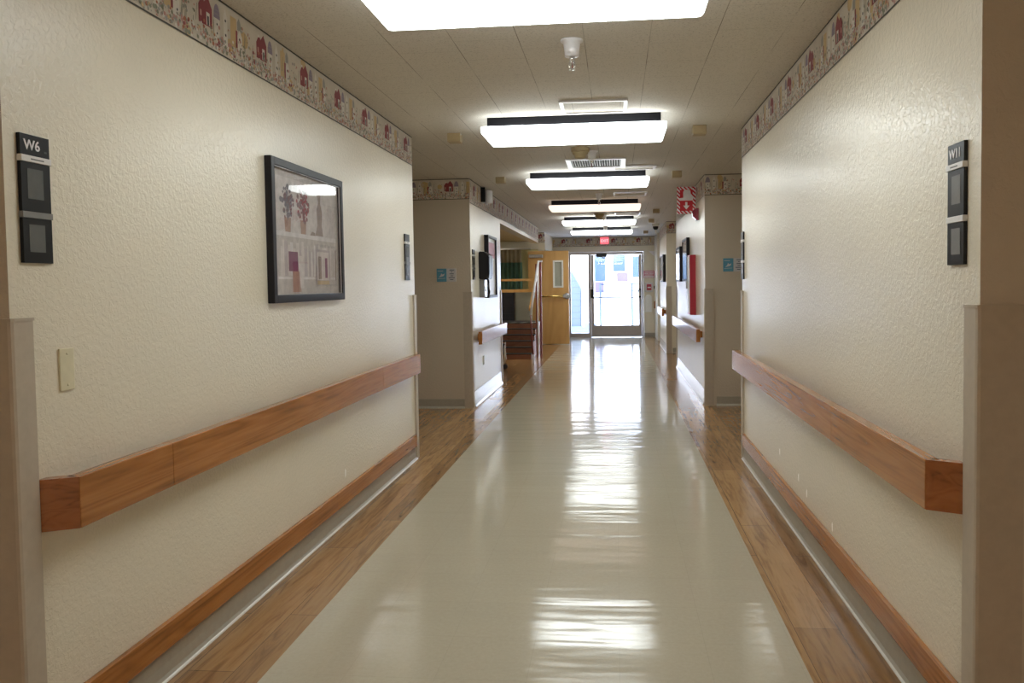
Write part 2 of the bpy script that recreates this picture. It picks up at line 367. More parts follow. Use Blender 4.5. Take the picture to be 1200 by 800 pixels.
# ------------------------------------------------------------------ wallpaper border
ZB = 2.196
def border(name, fn, u0, u1, zb, zt, phase, per, label):
    mb = MB(); H = zt - zb; cnt = [0]
    def P(pts, k, lay):
        cl = [(min(max(u, u0), u1), v) for u, v in pts]
        if max(a for a, _ in cl) - min(a for a, _ in cl) < 1e-4: return
        cnt[0] += 1; q = [fn(u, zb + v*H, .0009 + .00022*lay + .00001*(cnt[0] % 17)) for u, v in cl]
        out = [q[0]]
        for a in q[1:]:
            if (Vector(a)-Vector(out[-1])).length > 1e-5: out.append(a)
        if len(out) > 2 and (Vector(out[0])-Vector(out[-1])).length < 1e-5: out.pop()
        if len(out) > 2: mb.poly(out, k)
    mb.mi('wp_base')
    # ground sheet with small thickness
    a = [fn(u0, zb, 0), fn(u1, zb, 0), fn(u1, zt, 0), fn(u0, zt, 0)]; e = Vector(fn(u0, zb, .0006)) - Vector(fn(u0, zb, 0))
    mb.prism(a, e, 'wp_base')
    P([(u0, 0), (u1, 0), (u1, .03), (u0, .03)], 'wp_line', 8); P([(u0, .965), (u1, .965), (u1, 1), (u0, 1)], 'wp_line', 8)
    def rect(u, v, w_, h, k, l): P([(u, v), (u+w_, v), (u+w_, v+h), (u, v+h)], k, l)
    def disc(u, v, r, k, l, n=7, asp=1.0): P([(u+r*math.cos(t), v+r/H*asp*math.sin(t)) for t in [2*math.pi*i/n for i in range(n)]], k, l)
    n0 = math.floor((u0-phase)/per)-1; n1 = math.ceil((u1-phase)/per)+1; S = per/.455
    for n in range(n0, n1):
        c = phase + n*per
        for i in range(16):
            du = random.uniform(0, per); disc(c+du, random.uniform(.1, .9), random.uniform(.012, .035), random.choice(['wp_base', 'wp_ochre']) if random.random() < .5 else 'wp_base', 0, 8)
        rect(c+.19*S, .3, .05*S, .55, 'wp_ochre', 1)
        # red barn
        P([(c-.045, .38), (c+.01, .38), (c+.01, .68), (c-.018, .86), (c-.045, .68)], 'wp_red', 3)
        P([(c-.012, .38), (c+.050, .38), (c+.050, .72), (c+.022, .90), (c-.012, .74)], 'wp_red', 4)
        rect(c+.008, .40, .024, .22, 'wp_white', 5); rect(c+.014, .40, .012, .16, 'wp_dark', 6); rect(c-.036, .5, .012, .1, 'wp_pink', 5); rect(c-.03, .8, .015, .05, 'wp_white', 5)
        # domed round house
        P([(c+.085+.024*math.cos(t), .62+.26*max(0, math.sin(t))) for t in [math.pi*i/8 for i in range(9)]], 'wp_purple', 4)
        P([(c+.067, .26), (c+.085, .2), (c+.103, .26), (c+.105, .62), (c+.065, .62)], 'wp_white', 3)
        disc(c+.085, .52, .005, 'wp_dark', 5); disc(c+.085, .36, .005, 'wp_dark', 5)
        for z in (.69, .76): rect(c+.064, z, .042, .012, 'wp_grey', 5)
        # tall narrow house
        P([(c+.135, .22), (c+.165, .22), (c+.165, .74), (c+.15, .90), (c+.135, .74)], 'wp_white', 3)
        disc(c+.15, .68, .006, 'wp_dark', 5); disc(c+.15, .42, .006, 'wp_dark', 5)
        P([(c+.128, .2), (c+.172, .2), (c+.172, .24), (c+.128, .24)], 'wp_white', 4)
        # stacked cottage with red side
        rect(c+.232, .32, .014, .32, 'wp_red', 3); P([(c+.245, .24), (c+.285, .24), (c+.285, .56), (c+.265, .68), (c+.245, .56)], 'wp_white', 4)
        P([(c+.245, .66), (c+.275, .66), (c+.275, .8), (c+.26, .9), (c+.245, .8)], 'wp_grey', 3)
        disc(c+.262, .5, .006, 'wp_dark', 6); disc(c+.27, .34, .005, 'wp_dark', 6)
        for i in range(230):
            u = c + random.uniform(-.05, per-.05); hi = .30 if random.random() < .8 else .55
            disc(u, random.uniform(.05, hi), random.uniform(.003, .009), random.choice(['wp_pink', 'wp_green', 'wp_green', 'wp_grey', 'wp_ochre', 'wp_grey', 'wp_rust', 'wp_white', 'wp_pink', 'wp_base', 'wp_red' if random.random() < .4 else 'wp_grey']), 7, 6)
        for i in range(10):
            u = c + random.uniform(.28, per-.06); v = random.uniform(.3, .75); disc(u, v, random.uniform(.003, .008), random.choice(['wp_green', 'wp_grey', 'wp_pink']), 6, 6)
        for i in range(16):
            u = c + random.uniform(0, per); v = random.uniform(.05, .45); P([(u, v), (u+.003, v), (u+.012, v+.3), (u+.009, v+.3)], 'wp_green', 2)
    struct(name, mb, label, 'wallpaper border')
fL = lambda u, z, e: (XL+e, u, z)
fR = lambda u, z, e: (XR-e, u, z)
def fY(y): return lambda u, z, e: (u, y-e, z)
border('trim_1', fL, 1.79, 5.68, ZB, ZC, 2.77, .455, 'birdhouse wallpaper border along the top of the near left wall')
border('trim_2', fR, 2.055, 5.76, ZB, ZC, 3.30, .455, 'birdhouse wallpaper border along the top of the near right wall')
border('trim_3', fL, 7.95, 10.05, ZB-.04, ZC, 8.2, .455, 'wallpaper border on the second left wall block')
border('trim_4', fL, 10.05, 15.1, ZB-.03, ZC, 10.3, .455, 'wallpaper border on the low header beam at left')
border('trim_5', fR, 8.13, 11.9, ZB, ZC, 8.4, .455, 'wallpaper border on the second right wall block')
border('trim_6', fY(7.95), OL, XL, ZB, ZC, -1.735, .455, 'wallpaper border in the left alcove facing the viewer')
border('trim_7', fY(8.13), XR, OR, ZB, ZC, 1.33, .455, 'wallpaper border in the right alcove facing the viewer')
border('trim_8', fY(YE), XL, 1.0, ZB, ZC, -1.26, .60, 'wallpaper border over the exit door')
border('trim_9', fY(16.497), -1.66, XL, ZB, ZC, -1.62, .455, 'short piece of wallpaper border beside the wooden door')
border('trim_10', fY(14.2), XR, OR, ZB, ZC, 1.02, .455, 'wallpaper border in the far right recess')
border('trim_11', fR, 14.2, 16.35, ZB, ZC, 14.4, .455, 'wallpaper border on the third right wall block')

# ------------------------------------------------------------------ baseboards
def base(name, side, y0, y1, wood, label):
    mb = MB(); top = .10 if wood else .165; s = 1 if side == 'L' else -1; X = XL if side == 'L' else XR
    mb.prism([(X, y0, 0), (X+s*.022, y0, 0), (X+s*.020, y0, .006), (X+s*.011, y0, .018), (X+s*.006, y0, .05), (X+s*.005, y0, top), (X, y0, top)], (0, y1-y0, 0), 'cove' if wood else 'cove_pale_sheen')
    # pale toe edge
    mb.prism([(X+s*.022, y0, .0), (X+s*.025, y0, 0), (X+s*.024, y0, .0045), (X+s*.019, y0, .009), (X+s*.0185, y0, .006)], (0, y1-y0, 0), 'cove_toe')
    if wood:
        seams = [y0] + [y for y in ((3.95,) if side == 'L' else (3.52,)) if y0 < y < y1] + [y1]
        for a, b_ in zip(seams, seams[1:]): wb(mb, side, 0, .019, a, b_-.0015, .10, .187, 'oak', .003)
    struct(name, mb, label, 'baseboard')
def base_y(name, y, x0, x1, label, h=.098):
    mb = MB(); mb.prism([(x0, y, 0), (x0, y-.03, 0), (x0, y-.026, .008), (x0, y-.007, .022), (x0, y-.005, h), (x0, y, h)], (x1-x0, 0, 0), 'cove')
    struct(name, mb, label, 'baseboard')
base('baseboard_left', 'L', 1.86, 5.60, True, 'grey cove base with an oak strip on the near left wall')
base('baseboard_right', 'R', 2.13, 5.68, True, 'grey cove base with an oak strip on the near right wall')
base('baseboard_left', 'L', 8.03, 9.98, False, 'pale base on the second left wall block')
base('baseboard_right', 'R', 8.21, 11.82, False, 'pale base on the second right wall block')
base('baseboard_right', 'R', 14.2, 16.35, False, 'pale base on the third right wall block')
base_y('baseboard_left', 7.95, OL, -1.60, 'grey cove base in the left alcove')
base_y('baseboard_right', 8.13, 1.04, OR, 'grey cove base in the right alcove')
base_y('baseboard_right', 14.2, 1.03, OR, 'grey cove base in the far right recess')
base_y('baseboard_end', YE, .67, .98, 'grey cove base right of the exit door')

# ------------------------------------------------------------------ corner guards
def guard(side, y, dirn, label, z0=0.0, wy=.062, wx=.075, top=1.228):
    # L-shaped vinyl guard wrapping a wall corner; dirn=+1 the wall runs away (+y) from the corner, -1 the wall ends there
    s = 1 if side == 'L' else -1; X = XL if side == 'L' else XR; t = .012; r = .010
    a = y; yb = y + dirn*wy; xb = X - s*wx; yo = y - dirn*t; xo = X + s*t
    pts = [(X, yb), (xo, yb), (xo, yo+dirn*r), (xo-s*r*.3, yo+dirn*r*.3), (xo-s*r, yo), (xb, yo), (xb, y), (X, y)]
    root = thing('corner_guard', label, 'corner guard', (X, y, z0), 'beige corner guards')
    mb = MB(); mb.prism([(px, py, z0) for px, py in pts], (0, 0, top-z0-.008), 'guard'); mb.build('cover', root)
    mb = MB(); e = .0025
    pts2 = [(X, yb+dirn*e), (xo+s*e, yb+dirn*e), (xo+s*e, yo+dirn*r), (xo, yo), (xo-s*r, yo-dirn*e), (xb-s*e, yo-dirn*e), (xb-s*e, y), (X, y)]
    mb.prism([(px, py, top-.008) for px, py in pts2], (0, 0, .008), 'guard'); mb.build('end_cap', root)
guard('L', 1.79, 1, 'beige vinyl corner guard at the near edge of the left wall below the room sign')
guard('R', 2.055, 1, 'beige vinyl corner guard at the near edge of the right wall by the handrail end', wx=.105)
guard('L', 5.68, -1, 'thin beige corner guard at the far edge of the near left wall')
guard('R', 5.76, -1, 'thin beige corner guard at the far edge of the near right wall')
guard('L', 7.95, 1, 'shaded beige corner guard on the second left wall block beside the alcove', wx=.085, wy=.05)
guard('R', 8.13, 1, 'shaded beige corner guard on the second right wall block beside the alcove', wx=.085, wy=.05)
guard('L', 10.05, -1, 'narrow corner guard beside the opening to the side room')
guard('R', 11.9, -1, 'narrow corner guard at the far edge of the wall with the red cabinet')
guard('R', 14.2, 1, 'tan corner guard on the third right wall block, far down the corridor', wx=.085, wy=.05)

# ------------------------------------------------------------------ handrails
def handrail(side, y0, y1, label, seams=(), ret=True, zc=.733):
    X = XL if side == 'L' else XR; s = 1 if side == 'L' else -1; t = .042; d = .09; h = .069
    root = thing('handrail', label, 'handrail', (X, y0, zc), 'oak corridor handrails')
    a = y0 + (.045 if ret else 0); ys = [a] + list(seams) + [y1]
    for p, q in zip(ys, ys[1:]):
        mb = MB(); mb.box(X+s*(d-t), X+s*d, p, q-.0012, zc-h, zc+h, 'oak', .003); mb.build('rail_board', root)
    if ret:
        mb = MB(); mb.prism([(X, y0, zc-h), (X+s*d, a, zc-h), (X+s*(d-t), a+.02, zc-h), (X, y0+.04, zc-h)], (0, 0, 2*h), 'oak_end', .0015); mb.build('rail_return', root)
    n = max(2, round((y1-a)/1.2))
    for i in range(n):
        yb = a + .25 + (y1-a-.5)*i/(n-1)
        mb = MB(); mb.box(X, X+s*(d-t), yb-.03, yb+.03, zc-.035, zc+.035, 'oak', .003); mb.build('bracket', root)
handrail('L', 1.852, 5.47, 'long orange oak handrail on the near left wall', (2.33, 4.57))
handrail('R', 2.121, 5.67, 'long orange oak handrail on the near right wall', (3.087,))
handrail('L', 8.06, 9.93, 'short oak handrail on the second left wall block', (), False)
handrail('R', 8.17, 11.6, 'oak handrail below the red extinguisher cabinet', (), False)
handrail('R', 14.26, 15.9, 'short far oak handrail on the third right wall block', (), False, .75)
mb = MB(); mb.box(.90, .99, 18.36, YE-.001, .69, .86, 'oak', .004)
tag(mb.build('handrail_end', None, (.93, YE, .69)), 'tan oak rail end on the end wall right of the white panel', 'handrail')

# ------------------------------------------------------------------ room signs
def room_sign(side, y0, y1, z0, z1, label, txt=None, blank_slip=True):
    X = XL if side == 'L' else XR; s = 1 if side == 'L' else -1
    root = thing('room_sign', label, 'sign', (X, (y0+y1)/2, z0), 'black room signs')
    H = z1-z0; W = y1-y0; near = y0
    zz = lambda f_: z1 - f_*H
    def panel(f0, f1, nm='panel'):
        mb = MB(); wb(mb, side, 0, .010, y0, y1, zz(f1), zz(f0), 'black', .0012); return mb.build(nm, root)
    panel(0, .165, 'number_plate')
    for f0, f1, k, d in ((.165, .215, 'slip', .014), (.60, .65, 'clear' if side == 'L' else 'slip', .013)):
        mb = MB(); wb(mb, side, 0, d, y0-.001, y1+.001, zz(f1), zz(f0), k, .001); mb.build('name_slip', root)
    for f0, f1 in ((.215, .60), (.65, 1.0)):
        p_ = panel(f0, f1); mb = MB()
        iw = .20; g0, g1 = f0 + .05, f1 - (.10 if f1 < .7 else .085)
        wb(mb, side, .0098, .0106, y0+W*iw, y1-W*.26, zz(g1), zz(g0), 'insert' if side == 'L' else 'clear'); mb.build('paper_insert', p_)
    if txt:
        if side == 'L': fn = lambda x, y, z: (X+.0102+z, y0+W*.12+x, zz(.118)+y)
        else: fn = lambda x, y, z: (X-.0102-z, y1-W*.10-x, zz(.118)+y)
        text_mesh('lettering', txt, .036, fn, 'signwhite', root, .0008, .0006)
        if side == 'L': fn2 = lambda x, y, z: (X+.0142+z, y0+W*.25+x, zz(.20)+y)
        mb = MB(); wb(mb, side, .0099, .0106, y1-W*.2, y1-W*.1, zz(.125), zz(.11), 'insert'); mb.build('braille_dots', root)
    mb = MB(); wb(mb, side, .0139, .0142, y0+W*.3, y1-W*.25, zz(.197), zz(.186), 'clear'); mb.build('printed_name', root)
room_sign('L', 1.834, 1.936, 1.369, 1.70, 'black room sign reading W6 on the near left wall', 'W6')
room_sign('R', 2.129, 2.229, 1.333, 1.66, 'black room sign reading W11 on the near right wall', 'W11')
room_sign('L', 5.41, 5.53, 1.340, 1.672, 'small room sign at the far end of the near left wall')
room_sign('R', 5.66, 5.79 - .04, 1.313, 1.655, 'small room sign at the far end of the near right wall')
room_sign('L', 8.04, 8.16, 1.356, 1.675, 'room sign at the near edge of the second left wall block')

# blank cover plate
root = thing('cover_plate', 'ivory blank cover plate on the left wall above the handrail end', 'wall plate', (XL, 1.98, 1.08))
mb = MB(); wb(mb, 'L', 0, .006, 1.951, 2.006, 1.022, 1.138, 'ivory', .002); mb.build('plate', root)
for z in (1.037, 1.123):
    mb = MB(); mb.lathe([(.0035, 0), (.0035, .0012), (.002, .0016)], (XL+.006, 1.979, z), 'x', 'ivory', 12); mb.build('screw', root)
mb = MB(); wb(mb, 'L', 0, .006, 8.60, 8.72, .39, .49, 'white', .002)
tag(mb.build('outlet_cover', None, (XL, 8.66, .39)), 'small white cover plate low on the second left wall block', 'wall plate')

# ------------------------------------------------------------------ picture
y0, y1, z0, z1 = 3.224, 4.10, 1.228, 1.872
root = thing('framed_picture', 'large black framed picture of shelves with plants and books on the left wall', 'picture', (XL, (y0+y1)/2, z0))
fw = .036
mb = MB()
def fr(ya, yb, za, zb_):
    mb.box(XL, XL+.032, ya, yb, za, zb_, 'blackframe', .004)
fr(y0, y0+fw, z0, z1); fr(y1-fw, y1, z0, z1); fr(y0+fw-.004, y1-fw+.004, z0, z0+fw); fr(y0+fw-.004, y1-fw+.004, z1-fw, z1); mb.build('frame', root)
mb = MB(); k = .034
for a in ((y0+k, y0+k+.004, z0+k, z1-k), (y1-k-.004, y1-k, z0+k, z1-k), (y0+k, y1-k, z0+k, z0+k+.004), (y0+k, y1-k, z1-k-.004, z1-k)): mb.box(XL+.02, XL+.027, *a, 'steel')
mb.build('inner_lip', root)
mb = MB(); wb(mb, 'L', .002, .012, y0+fw, y1-fw, z0+fw, z1-fw, 'art_bg')
iw, ih = y1-y0-2*fw, z1-z0-2*fw
actr = [0]
def A(pts, k, l=0): actr[0] += 1; mb.poly([(XL+.0125+.0002*l+.000012*(actr[0] % 16), y0+fw+u*iw, z0+fw+v*ih) for u, v in pts], k)
def AR(u, v, w_, h, k, l=0): A([(u, v), (u+w_, v), (u+w_, v+h), (u, v+h)], k, l)
def AD(u, v, r, k, l, n=9, e=1.3): A([(u+r*math.cos(t), v+r*e*math.sin(t)) for t in [2*math.pi*i/n for i in range(n)]], k, l)
AR(.06, .14, .88, .80, 'art_wall', 0); AR(.05, .47, .9, .035, 'art_shelf', 3); AR(.06, .125, .88, .02, 'art_shelf', 3)
AR(.06, .145, .86, .325, 'art_bg', 1)
u = .10
while u < .86:
    w_ = random.uniform(.018, .042); AR(u, .15, w_, random.uniform(.20, .29), random.choice(['art_book', 'art_book2', 'art_shelf', 'art_book2']), 2); u += w_ + .004
AR(.20, .19, .13, .16, 'art_plum', 4); AR(.25, .02, .12, .17, 'art_pot', 4); A([(.36, .05), (.41, .05), (.40, .32), (.33, .32)], 'art_book2', 5)
AR(.60, .10, .24, .29, 'art_book', 4); AR(.62, .12, .20, .25, 'art_book2', 5); AR(.64, .13, .05, .20, 'art_fig', 6); AR(.75, .14, .04, .18, 'art_plum', 6); AR(.62, .08, .20, .035, 'art_tan', 6)
AR(.93, .12, .015, .28, 'art_fig', 4)
for c_, ks in ((.20, ['art_leaf', 'art_leaf', 'art_plant']), (.42, ['art_plant', 'art_red', 'art_plant'])):
    A([(c_-.035, .505), (c_+.035, .505), (c_+.045, .62), (c_-.045, .62)], 'art_pot', 5)
    for i in range(70):
        a_ = random.uniform(0, 2*math.pi); r_ = random.uniform(0, .09); AD(c_+r_*math.cos(a_), .74+r_*1.5*math.sin(a_), random.uniform(.008, .02), random.choice(ks), 6, 6)
    for i in range(8): A([(c_, .6), (c_+.006, .6), (c_+random.uniform(-.07, .07), .85)], 'art_leaf', 5)
A([(.60, .51), (.73, .51), (.71, .60), (.72, .72), (.69, .80), (.70, .87), (.67, .90), (.645, .86), (.66, .80), (.63, .74), (.64, .6)], 'art_fig', 6)
A([(.52, .505), (.60, .505), (.60, .53), (.55, .54)], 'art_fig', 6)
for i in range(7): AR(.78+.022*i, .51, .006, random.uniform(.15, .3), 'art_book', 5)
mb.build('print', root)
mb = MB(); mb.box(XL+.0165, XL+.018, y0+fw-.002, y1-fw+.002, z0+fw-.002, z1-fw+.002, 'pic_glass'); mb.build('glazing', root)

# ------------------------------------------------------------------ ceiling lights
def ceiling_light(y, label, warm=False):
    root = thing('ceiling_light', label, 'light fixture', (-.27, y+.25, ZC), 'long ceiling lights')
    x0, x1 = -.88, .34
    mb = MB(); mb.box(x0+.035, x1-.035, y+.06, y+.46, 2.343, ZC, 'housing', .003); mb.build('housing', root)
    mb = MB(); t = .014
    k = 'lens_fill' if warm == 'fill' else 'lens_warm' if warm else 'lens'
    # shallow tray with rounded corners and a stepped rim
    tb = bmesh.new()
    def ring(ins, z, r, n=5):
        pts = []
        for cx, cy, a0 in ((x1-ins-r, y+.50-ins-r, 0), (x0+ins+r, y+.50-ins-r, 90), (x0+ins+r, y+ins+r, 180), (x1-ins-r, y+ins+r, 270)):
            for i in range(n+1):
                a = math.radians(a0 + 90*i/n); pts.append(tb.verts.new((cx+r*math.cos(a), cy+r*math.sin(a), z)))
        return pts
    rs = [ring(.012, 2.343, .012), ring(0, 2.337, .014), ring(0, 2.304, .018), ring(.008, 2.292, .02), ring(.03, 2.288, .02)]
    for a, b_ in zip(rs, rs[1:]):
        for i in range(len(a)): tb.faces.new((a[i], a[(i+1) % len(a)], b_[(i+1) % len(a)], b_[i]))
    tb.faces.new(rs[-1][::-1]); tb.faces.new(rs[0]); bmesh.ops.recalc_face_normals(tb, faces=tb.faces)
    mb._merge(tb, k); mb.build('diffuser', root)
    return root
names = ['nearest bright ceiling light, cut off by the top of the photo', 'second ceiling light, just beyond the plain framed ceiling grille', 'third ceiling light, just past the slatted air vent',
         'fourth ceiling light, glowing pinkish', 'fifth ceiling light behind the pinkish one', 'farthest small ceiling light before the exit sign']
M['lens_fill'] = emitter('fill_warm_lens', (1.0, .88, .76), 13.0, True)
ceiling_light(-2.66, 'dim ceiling light added behind the viewer, out of view', 'fill')  # unseen fixture added as fill for the near wall ends
for i, y in enumerate((2.48, 5.05, 7.62, 10.2, 12.75, 15.2)): ceiling_light(y, names[i], i == 3)

# ceiling grilles
def vent(x0, x1, y0, y1, label, slats=False, thick=.024):
    root = thing('ceiling_vent', label, 'vent', ((x0+x1)/2, (y0+y1)/2, ZC), 'ceiling vents')
    mb = MB(); z0 = ZC-.014
    for a in ((x0, x0+thick, y0, y1), (x1-thick, x1, y0, y1), (x0+thick-.002, x1-thick+.002, y0, y0+thick), (x0+thick-.002, x1-thick+.002, y1-thick, y1)): mb.box(*a, z0, ZC, 'whitemetal', .003)
    mb.build('frame', root)
    mb = MB()
    if slats:
        mb.box(x0+thick, x1-thick, y0+thick, y1-thick, ZC-.002, ZC, 'dark'); mb.build('backing', root)
        mb = MB(); n = 20
        for i in range(n):
            x = x0+thick+.01+(x1-x0-2*thick-.02)*i/(n-1); mb.prism([(x-.004, y0+thick, ZC-.002), (x+.002, y0+thick, ZC-.012), (x+.004, y0+thick, ZC-.012), (x-.002, y0+thick, ZC-.002)], (0, y1-y0-2*thick, 0), 'whitemetal')
        mb.build('slats', root)
    else:
        mb.box(x0+thick, x1-thick, y0+thick, y1-thick, ZC-.006, ZC, 'ceil'); mb.build('panel', root)
vent(-.335, .083, 4.70, 5.04, 'plain framed ceiling panel between the sprinkler and the second light')
vent(-.44, .10, 6.88, 7.40, 'white air vent with dark slots behind the second ceiling light', True, .045)
vent(-.02, .395, 7.34, 7.58, 'small framed ceiling panel right before the third ceiling light')
vent(-.02, .395, 9.45, 9.85, 'small framed ceiling panel between the third and fourth lights')
vent(-.01, .40, 12.15, 12.55, 'faint framed ceiling panel before the fifth light')

# sprinklers
def sprinkler(x, y, label, first=None):
    if first: return copy_thing(first, (x, y, ZC), label)
    root = thing('sprinkler', label, 'sprinkler', (x, y, ZC), 'ceiling sprinklers')
    mb = MB(); mb.lathe([(.052, 0), (.052, .006), (.040, .012), (.034, .05), (.033, .072), (.014, .076)], (x, y, ZC), '-z', 'whitemetal'); mb.build('escutcheon', root)
    mb = MB(); mb.lathe([(.012, .074), (.012, .09), (.006, .095), (.006, .10)], (x, y, ZC), '-z', 'chrome', 12)
    for s in (-1, 1): mb.tube([(x+s*.006, y, ZC-.092), (x+s*.013, y, ZC-.105), (x+s*.012, y, ZC-.12), (x+s*.002, y, ZC-.13)], .0028, 'chrome', 8)
    mb.tube([(x, y, ZC-.10), (x, y, ZC-.13)], .002, 'redlens', 8); mb.build('frame_arms', root)
    mb = MB(); mb.lathe([(.002, .130), (.013, .132), (.014, .134), (.003, .136)], (x, y, ZC), '-z', 'chrome', 16); mb.build('deflector', root)
    return root
s0 = sprinkler(-.19, 3.56, 'white cone sprinkler with a chrome head nearest the viewer')
for x, y, l in ((-.19, 6.52, 'sprinkler beside the tan round detector behind the second light'), (-.196, 9.6, 'small sprinkler just beyond the third ceiling light'),
                (-.182, 12.62, 'tiny sprinkler between the fourth and fifth lights'), (-.19, 15.0, 'tiny sprinkler just before the farthest light')): sprinkler(x, y, l, s0)
# smoke detectors
def detector(x, y, label, first=None):
    if first: return copy_thing(first, (x, y, ZC), label)
    root = thing('smoke_detector', label, 'smoke detector', (x, y, ZC), 'round tan detectors')
    mb = MB(); mb.lathe([(.075, 0), (.075, .03), (.070, .034)], (x, y, ZC), '-z', 'tan'); mb.build('base', root)
    mb = MB(); mb.lathe([(.066, .034), (.064, .05), (.048, .058), (.046, .082), (.040, .086), (.01, .087)], (x, y, ZC), '-z', 'tan'); mb.build('chamber', root)
    return root
d0 = detector(-.28, 6.35, 'round tan smoke detector hanging before the slatted vent')
detector(-.25, 12.35, 'tiny tan smoke detector over the fifth ceiling light', d0)
# square tan boxes
def tanbox(x, y, label, first=None):
    if first: return copy_thing(first, (x, y, ZC), label)
    root = thing('ceiling_box', label, 'ceiling device', (x, y, ZC), 'square tan ceiling boxes')
    mb = MB(); mb.box(x-.048, x+.048, y-.048, y+.048, ZC-.062, ZC, 'tan', .004); mb.build('housing', root)
    mb = MB(); mb.lathe([(.008, 0), (.008, .012), (.003, .014)], (x+.045, y-.02, ZC-.008), '-y', 'white', 12); mb.build('indicator', root); return root
b0 = tanbox(-1.17, 5.62, 'square tan ceiling box at the far end of the near left wall')
for x, y, l in ((.605, 5.62, 'square tan ceiling box near the far end of the near right wall'), (-1.18, 7.95, 'tan ceiling box by the left alcove, left of the third light'), (.62, 7.85, 'tan ceiling box left of the red striped sign'),
                (.62, 11.8, 'tan ceiling box right of the pinkish light'), (.63, 13.6, 'tan ceiling box above the dome camera'), (.65, 16.6, 'farthest tan ceiling box, nearest the exit wall')): tanbox(x, y, l, b0)
# dome camera
root = thing('dome_camera', 'white dome camera on the ceiling near the exit wall', 'camera', (.76, 14.7, ZC))
mb = MB(); mb.lathe([(.07, 0), (.07, .03), (.055, .05)], (.76, 14.7, ZC), '-z', 'white'); mb.build('base', root)
mb = MB(); mb.lathe([(.052, .05), (.05, .08), (.035, .105), (.01, .115)], (.76, 14.7, ZC), '-z', 'dark'); mb.build('dome', root)
mb = MB(); mb.tube([(.76, 14.7, ZC-.11), (.765, 14.69, ZC-.16), (.775, 14.68, ZC-.20)], [.016, .02, .014], 'white'); mb.build('cable_end', root)

# ------------------------------------------------------------------ second left wall block: devices
root = thing('call_light', 'small grey cylinder fixture with a dark plate high on the second left wall block', 'light fixture', (XL, 8.8, 2.3))
mb = MB(); wb(mb, 'L', 0, .05, 8.62, 8.64, 2.235, 2.40, 'black', .002); mb.build('side_plate', root)
mb = MB(); wb(mb, 'L', 0, .025, 8.64, 9.0, 2.24, 2.39, 'steel', .004); mb.build('back_box', root)
mb = MB(); mb.lathe([(.043, 0), (.045, .01), (.045, .13), (.040, .14)], (XL+.065, 8.80, 2.24), 'z', 'whitemetal'); mb.build('lamp_cover', root)
root = thing('notice_board', 'tall narrow black framed board on the second left wall block', 'notice board', (XL, 9.12, 1.146))
a, b_, c_, d_ = 8.80, 9.44, 1.146, 1.878
mb = MB()
for q in ((a, a+.035, c_, d_), (b_-.035, b_, c_, d_), (a, b_, c_, c_+.03), (a, b_, d_-.03, d_)): mb.box(XL, XL+.05, *q, 'blackframe', .003)
mb.build('frame', root)
mb = MB(); wb(mb, 'L', .0, .03, a+.03, b_-.03, c_+.03, d_-.03, 'white'); mb.build('sheet', root)
mb = MB(); wb(mb, 'L', .03, .034, a+.09, b_-.09, 1.62, 1.80, 'pink'); mb.build('notice', root)
root = thing('wall_dispenser', 'black box dispenser on the second left wall block, beside the tall board', 'dispenser', (XL, 8.55, 1.36))
mb = MB(); mb.prism([(XL, 8.42, 1.36), (XL+.11, 8.42, 1.36), (XL+.12, 8.42, 1.42), (XL+.12, 8.42, 1.62), (XL+.07, 8.42, 1.665), (XL, 8.42, 1.67)], (0, .25, 0), 'black', .008); mb.build('housing', root)
mb = MB(); mb.box(XL, XL+.06, 8.44, 8.62, 1.16, 1.358, 'clear', .006); mb.build('drip_plate', root)
mb = MB(); mb.lathe([(.03, 0), (.03, .004)], (XL+.06, 8.53, 1.25), 'x', 'white'); mb.build('push_pad', root)
mb = MB(); mb.tube([(XL+.09, 8.5, 1.36), (XL+.10, 8.5, 1.33), (XL+.085, 8.52, 1.29), (XL+.095, 8.56, 1.22), (XL+.08, 8.6, 1.17)], .007, 'black'); mb.build('hose', root)

# placards in the alcoves
def placard(x, y, z, label):
    root = thing('wall_placard', label, 'sign', (x, y, z))
    mb = MB(); mb.box(x, x+.105, y-.006, y, z, z+.138, 'blue', .001); mb.build('blue_panel', root)
    mb = MB(); mb.box(x+.107, x+.207, y-.006, y, z, z+.138, 'placard', .001); g = mb.build('text_panel', root)
    mb = MB()
    for i, (a, b_) in enumerate(((.03, .08), (.045, .06), (.03, .075), (.04, .07), (.02, .085), (.035, .07))):
        zz = z+.118-i*.020; mb.box(x+.107+a, x+.107+b_, y-.0066, y-.0058, zz, zz+.007, 'navy')
    mb.build('printed_lines', g)
    mb = MB()
    mb.poly([(x+.02, y-.0065, z+.045), (x+.075, y-.0065, z+.06), (x+.085, y-.0065, z+.085), (x+.06, y-.0065, z+.075), (x+.05, y-.0065, z+.09), (x+.04, y-.0065, z+.065)], 'placard')
    mb.poly([(x+.01, y-.0065, z+.03), (x+.09, y-.0065, z+.034), (x+.09, y-.0065, z+.038), (x+.01, y-.0065, z+.034)], 'placard')
    mb.poly([(x+.01, y-.0065, z+.11), (x+.07, y-.0065, z+.11), (x+.07, y-.0065, z+.116), (x+.01, y-.0065, z+.116)], 'placard'); mb.build('emblem', root)
placard(-1.875, 7.95, 1.337, 'blue and grey placard on the back wall of the left alcove')
placard(1.113, 8.13, 1.402, 'blue and grey placard on the back wall of the right alcove')

